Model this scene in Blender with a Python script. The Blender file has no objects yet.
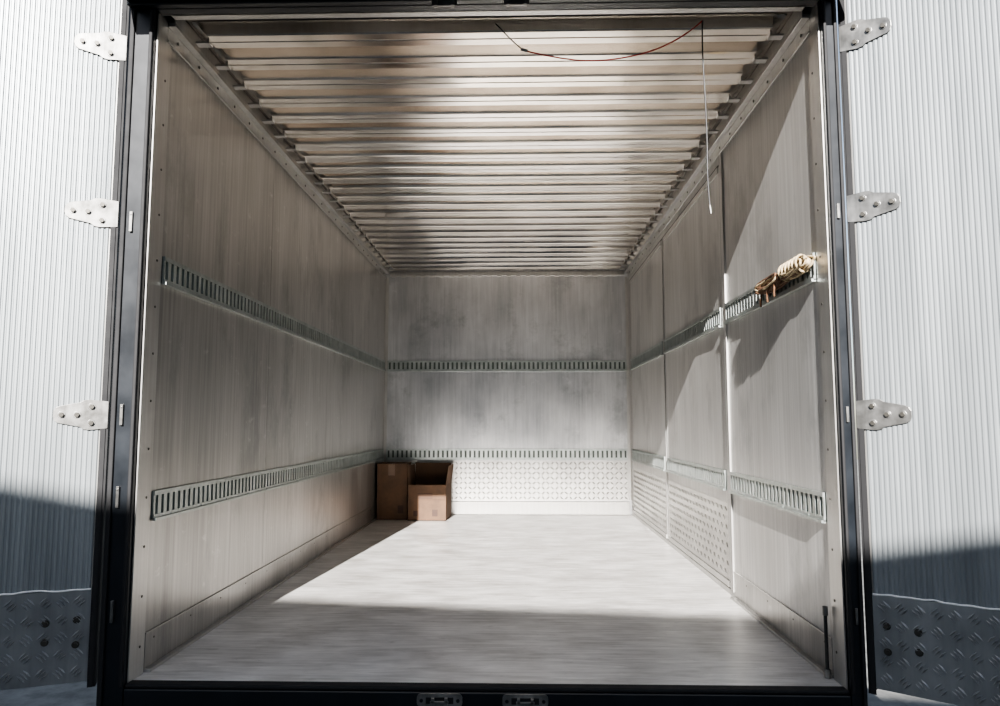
import bpy, bmesh, math, random
from mathutils import Vector, Matrix, noise
random.seed(4)
S = bpy.context.scene
COL = S.collection

# ------------------------------------------------------------------ materials
def new_mat(name):
    m = bpy.data.materials.new(name); m.use_nodes = True
    nt = m.node_tree; b = nt.nodes["Principled BSDF"]
    return m, nt, b

def metal(name, c1, c2, rough=0.35, rvar=0.12, metallic=0.8, scale=(1,1,1), nscale=4.0, bump=0.05, blotch=0.5, fine=(60,60,2), specks=None):
    m, nt, b = new_mat(name)
    L = nt.links; N = nt.nodes
    tc = N.new("ShaderNodeTexCoord")
    mp = N.new("ShaderNodeMapping"); mp.inputs["Scale"].default_value = scale
    L.new(tc.outputs["Object"], mp.inputs[0])
    n1 = N.new("ShaderNodeTexNoise"); n1.inputs["Scale"].default_value = nscale; n1.inputs["Detail"].default_value = 6; n1.inputs["Roughness"].default_value = 0.55
    L.new(mp.outputs[0], n1.inputs["Vector"])
    mp2 = N.new("ShaderNodeMapping"); mp2.inputs["Scale"].default_value = fine
    L.new(tc.outputs["Object"], mp2.inputs[0])
    n2 = N.new("ShaderNodeTexNoise"); n2.inputs["Scale"].default_value = 1.0; n2.inputs["Detail"].default_value = 5; n2.inputs["Roughness"].default_value=0.6
    L.new(mp2.outputs[0], n2.inputs["Vector"])
    mixf = N.new("ShaderNodeMix"); mixf.data_type='FLOAT'; mixf.inputs[0].default_value = 1-blotch
    L.new(n1.outputs["Fac"], mixf.inputs[2]); L.new(n2.outputs["Fac"], mixf.inputs[3])
    cr = N.new("ShaderNodeValToRGB")
    cr.color_ramp.elements[0].position = 0.34; cr.color_ramp.elements[0].color = (*c1,1)
    cr.color_ramp.elements[1].position = 0.66; cr.color_ramp.elements[1].color = (*c2,1)
    L.new(mixf.outputs[0], cr.inputs[0])
    out = cr.outputs[0]
    for sp in (specks or []):      # scattered dirt / scuffs
        col, sc, th, amt = sp
        mp3 = N.new("ShaderNodeMapping"); mp3.inputs["Scale"].default_value = sc
        L.new(tc.outputs["Object"], mp3.inputs[0])
        n3 = N.new("ShaderNodeTexNoise"); n3.inputs["Scale"].default_value=1; n3.inputs["Detail"].default_value=8; n3.inputs["Roughness"].default_value=.68
        L.new(mp3.outputs[0], n3.inputs["Vector"])
        r3 = N.new("ShaderNodeMapRange"); r3.inputs[1].default_value=th; r3.inputs[2].default_value=th+.12
        r3.inputs[3].default_value=0; r3.inputs[4].default_value=amt
        L.new(n3.outputs["Fac"], r3.inputs[0])
        mx = N.new("ShaderNodeMix"); mx.data_type='RGBA'
        L.new(r3.outputs[0], mx.inputs[0]); L.new(out, mx.inputs[6]); mx.inputs[7].default_value=(*col,1)
        out = mx.outputs[2]
    L.new(out, b.inputs["Base Color"])
    mr = N.new("ShaderNodeMapRange"); mr.inputs[1].default_value=0.3; mr.inputs[2].default_value=0.7
    mr.inputs[3].default_value = max(0.02,rough-rvar); mr.inputs[4].default_value = rough+rvar
    L.new(n1.outputs["Fac"], mr.inputs[0]); L.new(mr.outputs[0], b.inputs["Roughness"])
    b.inputs["Metallic"].default_value = metallic
    if bump>0:
        bp = N.new("ShaderNodeBump"); bp.inputs["Strength"].default_value = bump; bp.inputs["Distance"].default_value=0.01
        L.new(mixf.outputs[0], bp.inputs["Height"]); L.new(bp.outputs[0], b.inputs["Normal"])
    return m

def plain(name, col, rough=0.5, metallic=0.0, nscale=20, var=0.15, bump=0.1):
    c1 = tuple(c*(1-var) for c in col); c2 = tuple(min(1,c*(1+var)) for c in col)
    return metal(name, c1, c2, rough, 0.05, metallic, (1,1,1), nscale, bump, 0.8, (30,30,30))

SC=[((.20,.195,.19),(2.6,2.6,1.3),.54,.5),((.78,.77,.75),(9,9,14),.61,.4)]
M_wall  = metal("brushed_aluminium_wall", (0.31,0.30,0.287), (0.54,0.53,0.51), 0.325, 0.03, 0.82, (2.2,2.2,0.6), 1.6, 0.02, 0.5, (50,50,1.0), SC)
M_wallr = metal("brushed_aluminium_wall_sunlit", (0.33,0.32,0.305), (0.56,0.55,0.53), 0.36, 0.05, 0.35, (2.2,2.2,0.6), 1.6, 0.02, 0.5, (50,50,1.0), [((.21,.205,.2),(2.6,2.6,1.3),.54,.5)])  # lighter, less metallic wall copy; puts extra sun brightness into the right wall
M_back  = metal("brushed_aluminium_back", (0.37,0.375,0.385), (0.61,0.615,0.62), 0.35, 0.05, 0.75, (1.6,1.6,1.0), 2.0, 0.02, 0.6, (45,45,2), [((.25,.255,.26),(2.4,2.4,2.4),.54,.5),((.8,.8,.8),(10,10,10),.62,.35)])
M_ceil  = metal("roof_aluminium", (0.60,0.54,0.475), (0.93,0.87,0.80), 0.17, 0.07, 1.0, (0.9,2.5,0.8), 1.5, 0.012, 0.8, (3,40,40))
M_skin  = metal("roof_skin", (0.09,0.078,0.07), (0.20,0.175,0.155), 0.36, 0.05, 0.9, (2,2,2), 2.0, 0.03, 0.7, (2,40,40))
M_floor = metal("worn_floor", (0.42,0.40,0.375), (0.83,0.81,0.785), 0.35, 0.05, 0.3, (1.4,2.2,1), 2.6, 0.05, 0.5, (5,38,5), [((.30,.275,.25),(1.8,3.2,1),.55,.4),((.20,.18,.16),(9,34,9),.60,.6)])
M_door  = metal("ribbed_door_aluminium", (0.215,0.232,0.242), (0.33,0.353,0.365), 0.36, 0.06, 0.5, (3,3,0.4), 2.0, 0.02, 0.5, (50,50,1))
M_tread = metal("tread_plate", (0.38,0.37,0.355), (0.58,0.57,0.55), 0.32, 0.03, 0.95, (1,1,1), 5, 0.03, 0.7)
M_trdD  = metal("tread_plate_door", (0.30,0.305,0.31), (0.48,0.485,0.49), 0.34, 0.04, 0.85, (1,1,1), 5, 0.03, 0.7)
M_trim  = metal("trim_aluminium", (0.40,0.39,0.37), (0.56,0.55,0.53), 0.34, 0.04, 0.8, (1,1,1), 4, 0.01, 0.6)
M_rail  = metal("galvanised_rail", (0.30,0.33,0.315), (0.50,0.53,0.515), 0.37, 0.06, 0.8, (1,1,1), 14, 0.03, 0.7)
M_slot  = plain("rail_slot_dark", (0.075,0.09,0.083), 0.5, 0.3)
M_navy  = plain("navy_frame_paint", (0.004,0.006,0.009), 0.35, 0.0, 8, 0.3, 0.03)
M_rub   = plain("black_rubber", (0.006,0.006,0.007), 0.75)
M_hinge = metal("zinc_hinge", (0.14,0.137,0.128), (0.31,0.305,0.295), 0.36, 0.06, 0.85, (1,1,1), 18, 0.05, 0.7)
M_bolt  = plain("bolt_steel", (0.09,0.085,0.075), 0.4, 0.8)
M_seal  = plain("white_sealant", (0.75,0.75,0.73), 0.6)
M_gap   = plain("dark_gap", (0.03,0.027,0.025), 0.7)
M_card  = plain("cardboard", (0.095,0.053,0.030), 0.85, 0, 9, 0.25, 0.1)
M_cardi = plain("cardboard_inside", (0.085,0.048,0.028), 0.9, 0, 9, 0.12, 0.1)
M_tape  = plain("packing_tape", (0.12,0.073,0.045), 0.4)
M_ink   = plain("box_print", (0.05,0.026,0.017), 0.8)
M_rope  = plain("cream_rope", (0.42,0.33,0.20), 0.85, 0, 60, 0.5, 0.4)
M_ropeb = plain("brown_rope", (0.12,0.06,0.03), 0.85, 0, 60, 0.35, 0.4)
M_red   = plain("red_wire", (0.40,0.03,0.02), 0.5)
M_blk   = plain("black_wire", (0.015,0.015,0.015), 0.5)
M_asph  = plain("concrete_ground", (0.13,0.13,0.125), 0.9, 0, 6, 0.4, 0.5)
M_white = plain("white_body_paint", (0.7,0.7,0.7), 0.35)
M_bld   = plain("building_render", (0.40,0.385,0.365), 0.9, 0, 3, 0.1, 0.1)
M_glass = plain("window_glass", (0.05,0.06,0.07), 0.1)

# ------------------------------------------------------------------ mesh helper
class MB:
    """collects geometry in a local frame  (s,t,n) -> world"""
    def __init__(self, name, mats, O=(0,0,0), s=(1,0,0), t=(0,0,1), n=None):
        self.name=name; self.bm=bmesh.new(); self.mats=mats
        self.frame(O,s,t,n)
    def frame(self,O,s,t,n=None):
        self.O=Vector(O); self.s=Vector(s).normalized(); self.t=Vector(t).normalized()
        self.n=Vector(n).normalized() if n is not None else self.s.cross(self.t)
    def P(self,a,b,c): return self.O+self.s*a+self.t*b+self.n*c
    def box(self,a0,a1,b0,b1,c0,c1,mi=0):
        v=[self.bm.verts.new(self.P(a,b,c)) for a in (a0,a1) for b in (b0,b1) for c in (c0,c1)]
        for q in ((0,1,3,2),(4,6,7,5),(0,4,5,1),(2,3,7,6),(0,2,6,4),(1,5,7,3)):
            f=self.bm.faces.new([v[i] for i in q]); f.material_index=mi
    def prism(self,poly,c0,c1,mi=0):
        A=[self.bm.verts.new(self.P(a,b,c0)) for a,b in poly]; B=[self.bm.verts.new(self.P(a,b,c1)) for a,b in poly]
        n=len(poly)
        for i in range(n):
            f=self.bm.faces.new((A[i],A[(i+1)%n],B[(i+1)%n],B[i])); f.material_index=mi
        f=self.bm.faces.new(B); f.material_index=mi
        f=self.bm.faces.new(A[::-1]); f.material_index=mi
    def cyl(self,a,b,r,c0,c1,mi=0,k=12):
        self.prism([(a+r*math.cos(2*math.pi*i/k),b+r*math.sin(2*math.pi*i/k)) for i in range(k)],c0,c1,mi)
    def loz(self,a,b,ang,l,w,h,c,mi=0):
        ca,sa=math.cos(ang),math.sin(ang)
        def q(x,y,z): return self.bm.verts.new(self.P(a+x*ca-y*sa,b+x*sa+y*ca,c+z))
        e0,e1,s0,s1=q(-l,0,0),q(l,0,0),q(0,-w,0),q(0,w,0); r0,r1=q(-l*.55,0,h),q(l*.55,0,h)
        for vs in ((e0,s0,r0),(r0,s0,r1),(s0,e1,r1),(e0,r0,s1),(r0,r1,s1),(r1,e1,s1)):
            f=self.bm.faces.new(vs); f.material_index=mi
    def done(self,parent=None,bevel=0):
        bmesh.ops.recalc_face_normals(self.bm,faces=self.bm.faces)
        me=bpy.data.meshes.new(self.name); self.bm.to_mesh(me); self.bm.free()
        for m in self.mats: me.materials.append(m)
        ob=bpy.data.objects.new(self.name,me); COL.objects.link(ob)
        if parent: ob.parent=parent
        if bevel:
            md=ob.modifiers.new("bevel","BEVEL"); md.width=bevel; md.segments=2; md.limit_method='ANGLE'
        return ob

def empty(name):
    e=bpy.data.objects.new(name,None); COL.objects.link(e); return e

def curve(name,pts,r,mat,parent=None,cyclic=False,smooth=True):
    cu=bpy.data.curves.new(name,'CURVE'); cu.dimensions='3D'; cu.bevel_depth=r; cu.bevel_resolution=2; cu.resolution_u=8
    groups = pts if isinstance(pts[0][0],(list,tuple,Vector)) else [pts]
    for g in groups:
        sp=cu.splines.new('NURBS' if smooth else 'POLY'); sp.points.add(len(g)-1)
        for i,p in enumerate(g): sp.points[i].co=(*p,1)
        if smooth: sp.order_u=3; sp.use_endpoint_u=not cyclic
        sp.use_cyclic_u=cyclic
    ob=bpy.data.objects.new(name,cu); COL.objects.link(ob); cu.materials.append(mat)
    if parent: ob.parent=parent
    return ob

# ------------------------------------------------------------------ dimensions (m), z=0 is the cargo floor
CAMZ=0.868
XL,XR=-1.322,1.078
Y0,Y1=2.57,7.235
ZR=2.375      # underside of roof bows
ZS=2.425      # roof skin
GZ=-1.0

# floor -------------------------------------------------------------
b=MB("floor",[M_floor,M_gap],(0,0,0),(1,0,0),(0,1,0),(0,0,1))
b.box(XL-.04,XR+.04,Y0,Y1+.04,-0.05,0)
b.done()
# left wall
b=MB("wall_left",[M_wall,M_white,M_gap,M_trim])
b.frame((XL,0,0),(0,1,0),(0,0,1),(1,0,0))
b.box(Y0,Y1,0,ZS,-.02,0,0)
b.box(Y0,Y1+.06,-.12,ZS+.05,-.05,-.0205,1)
for y in (3.86,5.06,6.2):      # overlapping sheet joints
    b.box(y,y+.03,.136,2.295,.0,.0007,0)
b.done()
# back wall
b=MB("wall_back",[M_back,M_white])
b.frame((0,Y1,0),(1,0,0),(0,0,1),(0,-1,0))
b.box(XL,XR,0,ZS,-.02,0,0)
b.box(XL-.05,XR+.05,-.12,ZS+.05,-.06,-.0205,1)
b.done()
# right wall : front panel + surround of the side doorway
b=MB("wall_right",[M_wallr,M_gap,M_white])
b.frame((XR,0,0),(0,1,0),(0,0,1),(-1,0,0))
b.box(Y0,3.83,0,ZS,-.03,0,0)
b.box(3.83,Y1,2.262,ZS,-.03,0,0)
b.box(7.16,Y1,0,2.262,-.03,0,0)
b.box(3.83,7.16,0,.028,-.03,0,0)
b.box(Y0,Y1+.06,-.12,ZS+.05,-.06,-.045,2)
b.box(3.83,7.16,.028,2.262,-.044,-.034,1)
# door post is part of the wall frame
b.box(3.835,3.885,.03,2.37,0,.005,0); b.box(3.886,3.899,.03,2.255,-.02,.002,1)
b.box(3.826,3.834,.03,2.37,0,.008,0)
b.box(5.491,5.519,.03,2.255,-.03,-.008,1)
b.box(3.90,7.15,2.2535,2.2615,-.02,-.001,1)
b.done()

def tread(b,a0,a1,t0,t1,c,pitch,l,w,h,mi=0,bars=1):
    ny=int((t1-t0)/pitch); nx=int((a1-a0)/pitch)
    for j in range(ny):
        for i in range(nx):
            a=a0+(i+.5)*(a1-a0)/nx; t=t0+(j+.5)*(t1-t0)/ny
            ang=math.radians(45 if (i+j)%2 else -45)
            for k in range(bars):
                o=(k-(bars-1)/2)*pitch*0.24
                b.loz(a-o*math.sin(ang),t+o*math.cos(ang),ang,l,w,h,c,mi)

# back tread plate kick
b=MB("tread_plate_panel",[M_tread]); b.frame((0,Y1,0),(1,0,0),(0,0,1),(0,-1,0))
b.box(XL+.01,XR-.01,.13,.515,.0005,.004)
tread(b,XL+.03,XR-.03,.135,.512,.004,.044,.020,.007,.0075)
b.done()
b=MB("baseboard_back",[M_trim]); b.frame((0,Y1,0),(1,0,0),(0,0,1),(0,-1,0))
b.box(XL+.02,XR-.02,.001,.125,.0005,.012); b.done(bevel=.002)

# side door leaves in right wall
def leaf(name,y0,y1):
    e=empty(name)
    b=MB("leaf_panel",[M_wallr,M_trim,M_tread,M_gap]); b.frame((XR,0,0),(0,1,0),(0,0,1),(-1,0,0))
    b.box(y0,y1,.034,2.252,-.032,-.006,0)
    w=.03
    b.box(y0,y0+w,.034,2.252,-.006,-.003,1); b.box(y1-w,y1,.034,2.252,-.006,-.004,1)
    b.box(y0+w,y1-w,2.222,2.252,-.006,.002,1); b.box(y0+w,y1-w,.034,.064,-.006,.002,1)
    b.box(y0+w,y1-w,.07,.46,-.006,-.0045,2)
    tread(b,y0+w+.01,y1-w-.01,.08,.45,-.0045,.042,.018,.0055,.0035,2)
    b.done(e)
leaf("door_3",3.90,5.49); leaf("door_4",5.52,7.15)

# kick trims + top rails + corner posts --------------------------------
k=1
def trim(build):
    global k
    b=MB("trim_%d"%k,[M_trim,M_bolt,M_wall]); build(b); b.done(bevel=.0025); k+=1
def kick(x,s,name,y1=Y1-.015,seg=None):
    b=MB(name,[M_trim,M_bolt,M_wall]); b.frame((x,0,0),(0,1,0),(0,0,1),(s,0,0))
    b.box(2.66,y1,.001,.135,.0005,.004,2); b.box(2.66,y1,.001,.012,.004,.025); b.box(2.66,y1,.130,.135,.004,.006)
    y=2.72
    while y<y1-.02:
        b.cyl(y,.105,.004,.004,.0055,1,8); y+=.3
    b.done(bevel=.0015)
kick(XL,1,"baseboard_left"); kick(XR,-1,"baseboard_right",3.82)
def toprail(x,s):
    def f(b):
        b.frame((x,0,0),(0,1,0),(0,0,1),(s,0,0))
        b.box(2.62,Y1-.02,2.30,2.36,.0005,.007)           # flat on the wall
        b.box(2.62,Y1-.02,2.355,2.372,.007,.035)
        b.box(2.62,Y1-.02,2.372,ZS-.002,.028,.035)
        b.box(2.62,Y1-.02,2.296,2.304,.007,.012)
        y=2.7
        while y<Y1-.05:
            b.cyl(y,2.33,.007,.007,.011,1,8); y+=.19
    trim(f)
toprail(XL,1); toprail(XR,-1)
def backtop(b):
    b.frame((0,Y1,0),(1,0,0),(0,0,1),(0,-1,0))
    b.box(XL+.04,XR-.04,2.33,2.372,.0005,.008)
    x=XL+.06
    while x<XR-.08:
        b.box(x,x+.045,2.318,2.332,.008,.013); x+=.095
trim(backtop)
def vcorner(x,s):
    def f(b):
        b.frame((x,Y1,0),(s,0,0),(0,0,1),(0,-1,0))
        b.box(.0005,.03,.14,2.315,.0005,.005); b.box(.0005,.005,.14,2.315,.005,.035)
    trim(f)
vcorner(XL,1); vcorner(XR,-1)
def jamb(x,s):
    def f(b):
        b.frame((x,0,0),(0,1,0),(0,0,1),(s,0,0))
        b.box(Y0-.02,2.645,.0,2.37,.0005,.006,0)
        b.box(2.645,2.655,.0,2.37,.0005,.004,0)
        z=.1
        while z<2.3:
            b.cyl(2.615,z,.005,.006,.0085,1,8); z+=.17
    trim(f)
jamb(XL,1); jamb(XR,-1)

# ceiling ------------------------------------------------------------
b=MB("ceiling",[M_ceil,M_skin,M_white,M_trim])
b.frame((0,0,0),(1,0,0),(0,1,0),(0,0,1))
b.box(XL,XR,Y0,Y1,ZS,ZS+.01,1)
b.box(XL-.05,XR+.05,Y0-.02,Y1+.06,ZS+.0105,ZS+.05,2)
xa,xb=XL+.105,XR-.105
y=2.775; i=0
while y<Y1-.1:
    prof=[(-.073,ZS),(-.070,ZS-.006),(-.058,ZR+.004),(-.052,ZR),(-.006,ZR),(-.003,ZR+.003),(.003,ZR+.003),(.006,ZR),(.052,ZR),(.058,ZR+.004),(.070,ZS-.006),(.073,ZS)]
    ends=[]
    for x,dz in ((xa-.055,.046),(xa-.04,.03),(xa,0),(xb,0),(xb+.04,.03),(xb+.055,.046)):
        ends.append([b.bm.verts.new((x,y+p*.88,min(ZS,z+dz))) for p,z in prof])
    for q in range(5):
        A,B=ends[q],ends[q+1]
        for j in range(len(prof)-1):
            f=b.bm.faces.new((A[j],A[j+1],B[j+1],B[j])); f.material_index=0
    for x in (xa-.005,xb+.005):   # fixing tabs at the bow ends
        sgn=-1 if x<0 else 1
        b.box(min(x,x+sgn*.05),max(x,x+sgn*.05),y-.018,y+.018,ZR-.012,ZR-.004,3)
        b.box(x-.004,x+.004,y-.018,y+.018,ZR-.012,ZR+.012,3)
    y+=.188; i+=1
b.box(XL+.04,XR-.04,Y0,2.605,ZR-.003,ZS,3)
b.done()

# logistic rails --------------------------------------------------------
def rail(O,s,n,a0,a1,zc,name="cargo_track_rail"):
    b=MB(name,[M_rail,M_slot]); b.frame(O,s,(0,0,1),n)
    h=.05
    b.box(a0,a1,zc-h,zc+h,.0008,.003,1)
    b.box(a0,a1,zc+.034,zc+h,.003,.012,0)
    b.box(a0,a1,zc-h,zc-.034,.003,.012,0)
    b.box(a0,a1,zc-h-.006,zc-h+.004,.003,.020,0)
    p=.044; nn=int((a1-a0)/p); p=(a1-a0)/nn
    for i in range(nn+1):
        c=a0+i*p; w=.0125
        lo,hi=max(a0,c-w),min(a1,c+w)
        b.box(lo,hi,zc-.034,zc+.034,.003,.0095,0)
        if i<nn and i%6==3: b.cyl(c,zc-.042,.004,.012,.0145,0,6)
    b.done()
ZU,ZLo=1.437,.578
for z in (ZU,ZLo):
    rail((XL,0,0),(0,1,0),(1,0,0),2.665,Y1-.03,z)
    rail((0,Y1,0),(1,0,0),(0,-1,0),XL+.03,XR-.03,z)
    rail((XR,0,0),(0,1,0),(-1,0,0),2.665,3.822,z)
    rail((XR+.0055,0,0),(0,1,0),(-1,0,0),3.94,5.455,z)
    rail((XR+.0055,0,0),(0,1,0),(-1,0,0),5.555,7.115,z)

# rear frame -------------------------------------------------------------
fr=empty("rear_door_frame")
PL,PR=.088,.052
b=MB("posts",[M_navy,M_rub,M_trim]); b.frame((0,2.55,0),(1,0,0),(0,0,1),(0,-1,0))
b.box(XL-PL,XL-.001,-.26,2.62,-.03,.02,0)
b.box(XR+.001,XR+PR,-.26,2.62,-.03,.02,0)
for x0,x1 in ((XL-.014,XL-.001),(XR+.001,XR+.012)):
    b.box(x0,x1,-.005,2.365,.021,.030,1)
for x0,x1 in ((XL-PL+.003,XL-PL+.02),(XR+PR-.015,XR+PR-.003)):
    b.box(x0,x1,-.1,2.6,.021,.03,1)
b.done(fr,bevel=.004)
b=MB("header",[M_navy,M_rub,M_trim]); b.frame((0,2.55,0),(1,0,0),(0,0,1),(0,-1,0))
b.box(XL+.001,XR-.001,2.372,2.62,-.03,.02,0)
b.box(XL-PL,XR+PR,2.372,2.62,.021,.05,0)
b.box(XL-PL,XR+PR,2.385,2.41,.051,.25,0)
b.done(fr,bevel=.004)
b=MB("sill",[M_navy,M_rub,M_trim]); b.frame((0,2.55,0),(1,0,0),(0,0,1),(0,-1,0))
b.box(XL+.001,XR-.001,-.26,-.012,-.03,.02,0)
b.box(XL+.001,XR-.001,-.0115,.002,-.03,.014,1)
b.box(XL-PL,XR+PR,-.24,-.07,.021,.035,0)
b.done(fr,bevel=.004)
# hinge knuckles on the posts
b=MB("hinge_knuckles",[M_hinge]); b.frame((0,2.53,0),(1,0,0),(0,0,1),(0,-1,0))
for z in (1.58,.90,.62,.24):
    b.box(XL-.052,XL-.042,z-.036,z+.036,.0005,.010); b.cyl(XL-.047,z+.026,.0035,.010,.013)
for z in (1.60,.90,.24):
    b.box(XR+.022,XR+.030,z-.026,z+.026,.0005,.008)
b.done(fr,bevel=.002)

# latch keepers
def keeper(x,z,up):
    e=empty("door_latch_keeper")
    b=MB("keeper_plate",[M_hinge,M_rub]); b.frame((x,2.514,z),(1,0,0),(0,0,1),(0,-1,0))
    w,h=.075,.022
    poly=[]
    for cx,cz,a in ((w-.015,h-.015,0),(-w+.015,h-.015,90),(-w+.015,-h+.015,180),(w-.015,-h+.015,270)):
        for q in range(5):
            t=math.radians(a+q*22.5); poly.append((cx+.015*math.cos(t),cz+.015*math.sin(t)))
    b.prism(poly,0,.004,0)
    b.box(-.045,.045,-.010,.010,.004,.0055,1)
    for s in (-1,1):
        b.box(s*.022-.005,s*.022+.005,-.012,.012,.0055,.020,0)
        b.cyl(s*.06,0,.006,.004,.008,1,8)
    b.box(-.03,.03,-.004,.003,.014,.02,0)
    b.done(e,bevel=.001)
for x in (-.262,.018): keeper(x,-.032,False)
# upper keepers hang just in front of the header
def upper(x):
    e=empty("door_latch_keeper")
    b=MB("keeper_plate",[M_hinge,M_rub]); b.frame((x,2.498,2.368),(1,0,0),(0,0,1),(0,-1,0))
    b.box(-.045,.045,-.020,.012,0,.004,0)
    for s in (-1,1):
        b.box(s*.03-.006,s*.03+.006,-.028,.01,.004,.022,0)
        b.cyl(s*.040,.002,.004,.004,.008,1,8)
    b.box(-.036,.036,-.028,-.022,.008,.018,0)
    b.done(e,bevel=.001)
upper(-.262); upper(-.005)

# rear doors -----------------------------------------------------------------
def reardoor(name,O,s,n,sgn):
    e=empty(name); W=1.19; z0,z1=.018,2.55
    b=MB("door_panel",[M_door,M_navy,M_trim]); b.frame(O,s,(0,0,1),n)
    b.box(0.0,W,z0,z1,-.055,-.0025,2)
    p=.0155; a=.014; prof=[]
    while a<W-.02:
        prof+= [(a,0),(a+p*.25,.0028),(a+p*.62,.0028),(a+p*.87,0)]; a+=p
    cols=[(b.bm.verts.new(b.P(x,z0+.005,c-.002)),b.bm.verts.new(b.P(x,z1,c-.002))) for x,c in prof]
    for i in range(len(cols)-1):
        f=b.bm.faces.new((cols[i][0],cols[i+1][0],cols[i+1][1],cols[i][1])); f.material_index=0
    b.done(e)
    b=MB("edge_frame",[M_navy,M_rub]); b.frame(O,s,(0,0,1),n)
    b.box(-.014,-.001,z0-.02,z1,-.057,.003,1)
    b.box(-.006,.010,z0-.02,z1,.003,.006,1)
    b.done(e)
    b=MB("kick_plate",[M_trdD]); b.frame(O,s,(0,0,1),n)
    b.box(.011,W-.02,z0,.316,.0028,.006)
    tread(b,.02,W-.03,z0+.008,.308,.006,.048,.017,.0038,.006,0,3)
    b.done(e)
    q=[]; x=.013
    while x<W-.02:
        v=Vector(O)+Vector(s).normalized()*x+Vector((0,0,.319+random.uniform(-.004,.004)))+Vector(n).normalized()*.006
        q.append(tuple(v)); x+=.025
    curve("sealant_bead",q,.0032,M_seal,e)
    b=MB("hinge_plates",[M_hinge,M_bolt,M_rub]); b.frame(O,s,(0,0,1),n)
    for z in (2.225,1.612,.905):
        outline=[(-.012,-.052),(.045,-.058),(.062,-.055),(.072,-.047),(.138,-.034),(.150,-.026),(.154,-.012),(.153,.006),(.146,.018),(.134,.024),(.075,.036),(.062,.044),(.045,.046),(-.012,.040)]
        b.prism([(x_,z+y_) for x_,y_ in outline],.003,.0065,0)
        for (x_,y_) in ((.038,-.034),(.038,.022),(.082,-.006),(.128,-.006)):
            b.cyl(x_,z+y_,.0125,.0065,.008,0,16)
            b.cyl(x_,z+y_,.0085,.008,.0145,1,6)
    for (x_,y_) in ((.05,.14),(.05,.22),(.14,.155),(.14,.215)):
        b.cyl(x_,y_,.012,.006,.009,1,12); b.cyl(x_,y_,.008,.009,.015,1,6)
    b.done(e,bevel=.001)
a=math.radians(22); reardoor("door_1",(XL-PL-.018,2.522,0),(-math.cos(a),-math.sin(a),0),(math.sin(a),-math.cos(a),0),-1)
a=math.radians(38); reardoor("door_2",(XR+PR+.016,2.522,0),(math.cos(a),-math.sin(a),0),(-math.sin(a),-math.cos(a),0),1)

# cardboard boxes ----------------------------------------------------------
e=empty("cardboard_box")
b=MB("carton",[M_card,M_tape,M_ink]); b.frame((-1.295,6.80,0),(1,.05,0),(0,0,1),(.05,-1,0))
b.box(0,.275,.002,.50,-.33,0,0)
b.box(.10,.16,.501,.503,-.33,0,1); b.box(.10,.16,.40,.501,.0005,.0015,1)
b.box(-.004,.128,.5005,.5045,-.33,.001,0); b.box(.134,.279,.5005,.5045,-.33,.001,0)
b.box(.19,.24,.06,.13,.0005,.001,2)
b.done(e)
e=empty("cardboard_box")
b=MB("open_carton",[M_card,M_cardi,M_ink,M_tape]); b.frame((-1.005,6.76,0),(1,-.04,0),(0,0,1),(-.04,-1,0))
w,d,h,t=.345,.36,.32,.005
b.box(0,w,.002,.008,-d,0,1)
b.box(0,w,.002,h,-t,0,0); b.box(0,w,.002,h,-d,-d+t,1)
b.box(0,t,.002,h,-d+t,-t,1); b.box(w-t,w,.002,h,-d+t,-t,1)
b.box(0,w,h,h+.18,-d-.004,-d+.001,1)                        # back flap up
for sx,x0,lean in ((-1,0,.008),(1,w,.022)):
    A=[(x0,h,-d),(x0,h,0),(x0+sx*lean,h+.17,-.01),(x0+sx*lean,h+.17,-d+.01)]
    B=[(p[0]-sx*.004,p[1],p[2]) for p in A]
    vA=[b.bm.verts.new(b.P(*p)) for p in A]; vB=[b.bm.verts.new(b.P(*p)) for p in B]
    b.bm.faces.new(vA).material_index=0; b.bm.faces.new(vB[::-1]).material_index=0
    for i in range(4):
        b.bm.faces.new((vA[i],vB[i],vB[(i+1)%4],vA[(i+1)%4])).material_index=0
b.prism([(0,h),(w,h),(w-.01,h-.13),(.01,h-.13)],.001,.006,0)       # front flap folded down
for i in range(3):
    b.box(.09,.225,.235-i*.018,.245-i*.018,.0065,.007,2)
b.box(.05,.09,.04,.09,.0005,.001,2); b.box(.22,.27,.04,.10,.0005,.001,2)
b.done(e)

# rope hank laid along the right rail ----------------------------------------------
e=empty("rope_hank")
def hank(name,mat,yc,zc,ly,lz,nn,r,xc,seed):
    random.seed(seed); loops=[]
    for i in range(nn):
        g=[]; ox=random.uniform(-.016,.016); oz=random.uniform(-.012,.012); oy=random.uniform(-.03,.03); sc=random.uniform(.75,1.05)
        tw=random.uniform(-.4,.4)
        for q in range(12):
            t=2*math.pi*q/12
            g.append((xc+ox+.014*math.sin(t+tw*4)+random.uniform(-.004,.004), yc+oy+ly*sc*math.cos(t), zc+oz+lz*sc*math.sin(t)+random.uniform(-.004,.004)))
        loops.append(g)
    curve(name,loops,r,mat,e,True)
hank("cream_loops",M_rope,2.78,1.455,.12,.022,18,.0042,XR-.036,1)
hank("dark_loops",M_ropeb,2.80,1.453,.12,.024,8,.0038,XR-.040,7)
hank("brown_loops",M_ropeb,3.05,1.447,.17,.024,20,.0046,XR-.036,2)
hank("pale_strands",M_rope,3.05,1.449,.16,.022,5,.004,XR-.040,9)
wr=[]
for yy in [2.70+.035*i for i in range(6)]:
    wr.append([(XR-.036+.030*math.cos(2*math.pi*q/10),yy+.012*math.sin(2*math.pi*q/10+.7)+random.uniform(-.004,.004),1.455+.034*math.sin(2*math.pi*q/10)) for q in range(10)])
curve("wrapping_turns",wr,.0045,M_rope,e,True)
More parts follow.
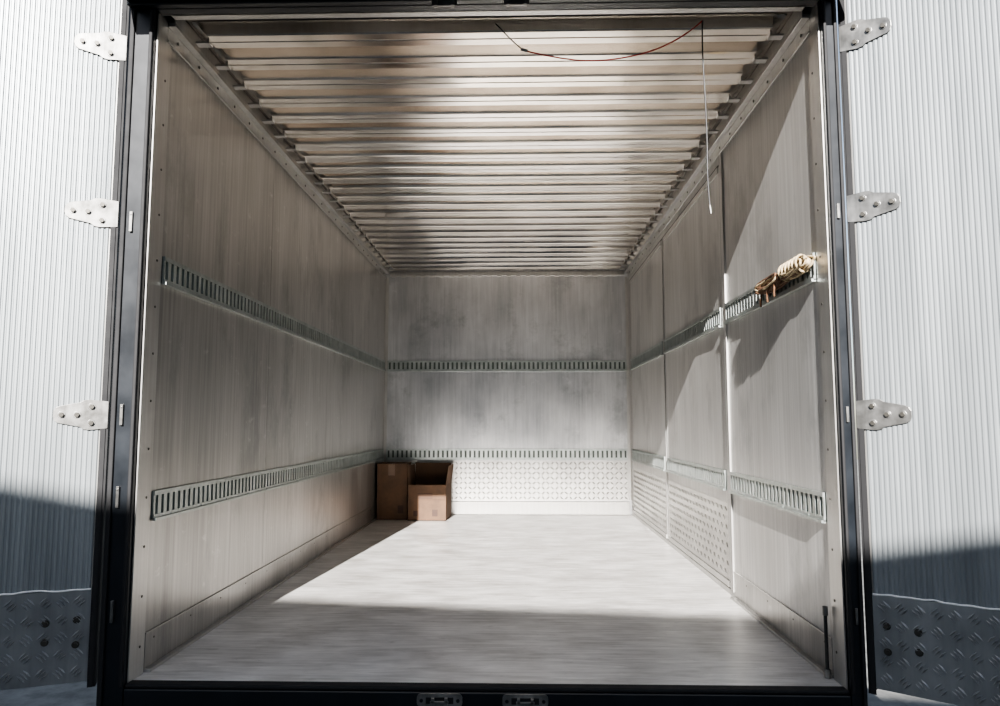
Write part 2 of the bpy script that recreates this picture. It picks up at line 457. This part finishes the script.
curve("rope_tail",[[(XR-.06,3.0,1.42),(XR-.07,3.01,1.39),(XR-.06,3.02,1.365)],[(XR-.05,3.1,1.43),(XR-.06,3.12,1.39),(XR-.055,3.12,1.36)],[(XR-.06,2.93,1.43),(XR-.065,2.93,1.395),(XR-.06,2.94,1.375)]],.004,M_ropeb,e)

# wires --------------------------------------------------------------------
e=empty("hanging_wire")
curve("black_lead",[(.69,2.66,2.372),(.685,2.655,2.25),(.69,2.65,2.1),(.695,2.655,1.9),(.69,2.65,1.75),(.697,2.65,1.65)],.0028,M_blk,e)
curve("wire_tip",[(.697,2.65,1.66),(.700,2.65,1.63)],.004,M_hinge,e,smooth=False)
curve("red_lead",[(.69,2.66,2.372),(.64,2.66,2.325),(.50,2.66,2.25),(.30,2.66,2.215),(.13,2.66,2.235),(.02,2.66,2.265)],.0027,M_red,e)
curve("black_lead_end",[(.02,2.66,2.265),(-.02,2.66,2.30),(-.06,2.66,2.345),(-.085,2.66,2.372)],.0025,M_blk,e)
curve("wire_joint",[(.035,2.66,2.262),(.01,2.66,2.270)],.006,M_hinge,e,smooth=False)

# lock rod at right front corner
b=MB("lock_rod",[M_blk,M_hinge]); b.frame((XR-.022,2.66,0),(1,0,0),(0,1,0),(0,0,1))
b.cyl(0,0,.006,.02,.24,0); b.cyl(0,0,.011,.002,.03,1); b.cyl(0,0,.009,.21,.24,1)
b.done()

# ground & building behind the photographer (throws the long straight shadow) ------
b=MB("ground",[M_asph]); b.frame((0,0,GZ),(1,0,0),(0,1,0),(0,0,1))
b.box(-40,40,-40,40,-.1,0); b.done()
bd=empty("warehouse_building")
th=math.atan(.128)
b=MB("facade",[M_bld,M_glass,M_trim]); b.frame((-1.0,-10.0,GZ),(math.cos(th),-math.sin(th),0),(0,0,1),(math.sin(th),math.cos(th),0))
HB=5.74+CAMZ-GZ
b.box(-18,18,0,HB,-8,0,0)
for x in range(-15,16,5):
    b.box(x-1,x+1,3.6,5.2,.001,.02,1)
    b.box(x-1.1,x+1.1,3.5,3.6,.001,.06,2)
b.done(bd)
# chassis
b=MB("truck_chassis",[M_navy,M_rub]); b.frame((0,0,0),(1,0,0),(0,1,0),(0,0,1))
b.box(-.55,-.45,2.7,8.2,-.35,-.14); b.box(.25,.35,2.7,8.2,-.35,-.14)
b.box(XL+.1,XR-.1,2.75,2.85,-.45,-.36)
y=3.0
while y<7.2:
    b.box(XL,XR,y,y+.06,-.135,-.06); y+=.5
for x0 in (-1.25,.72):
    b.frame((x0,5.6,-.58),(0,1,0),(0,0,1),(1,0,0)); b.cyl(0,0,.42,0,.3,1,32)
b.done()

# ------------------------------------------------------------------ light
sun=bpy.data.lights.new("sun",'SUN'); sun.energy=25; sun.angle=math.radians(.35); sun.color=(1,.965,.925)
so=bpy.data.objects.new("sun",sun); COL.objects.link(so)
so.rotation_euler=Vector((.097,1,-.487)).to_track_quat('-Z','Y').to_euler(); so.location=(0,-5,12)
w=bpy.data.worlds.new("sky_world"); S.world=w; w.use_nodes=True
nt=w.node_tree; bg=nt.nodes["Background"]
sky=nt.nodes.new("ShaderNodeTexSky"); sky.sky_type='NISHITA'; sky.sun_disc=False
sky.sun_elevation=math.radians(26); sky.sun_rotation=math.radians(184)
hs=nt.nodes.new("ShaderNodeHueSaturation"); hs.inputs["Saturation"].default_value=.7
nt.links.new(sky.outputs[0],hs.inputs["Color"]); nt.links.new(hs.outputs[0],bg.inputs[0]); bg.inputs[1].default_value=.23
try:
    S.view_settings.view_transform='AgX'; S.view_settings.look='AgX - Medium High Contrast'
except Exception as ex: print(ex)

cam=bpy.data.cameras.new("camera"); co=bpy.data.objects.new("camera",cam); COL.objects.link(co)
cam.lens=26.64; cam.sensor_width=36; cam.clip_start=.05
co.location=(0,0,CAMZ); co.rotation_euler=(math.radians(90+5.48),0,math.radians(1.47))
S.camera=co
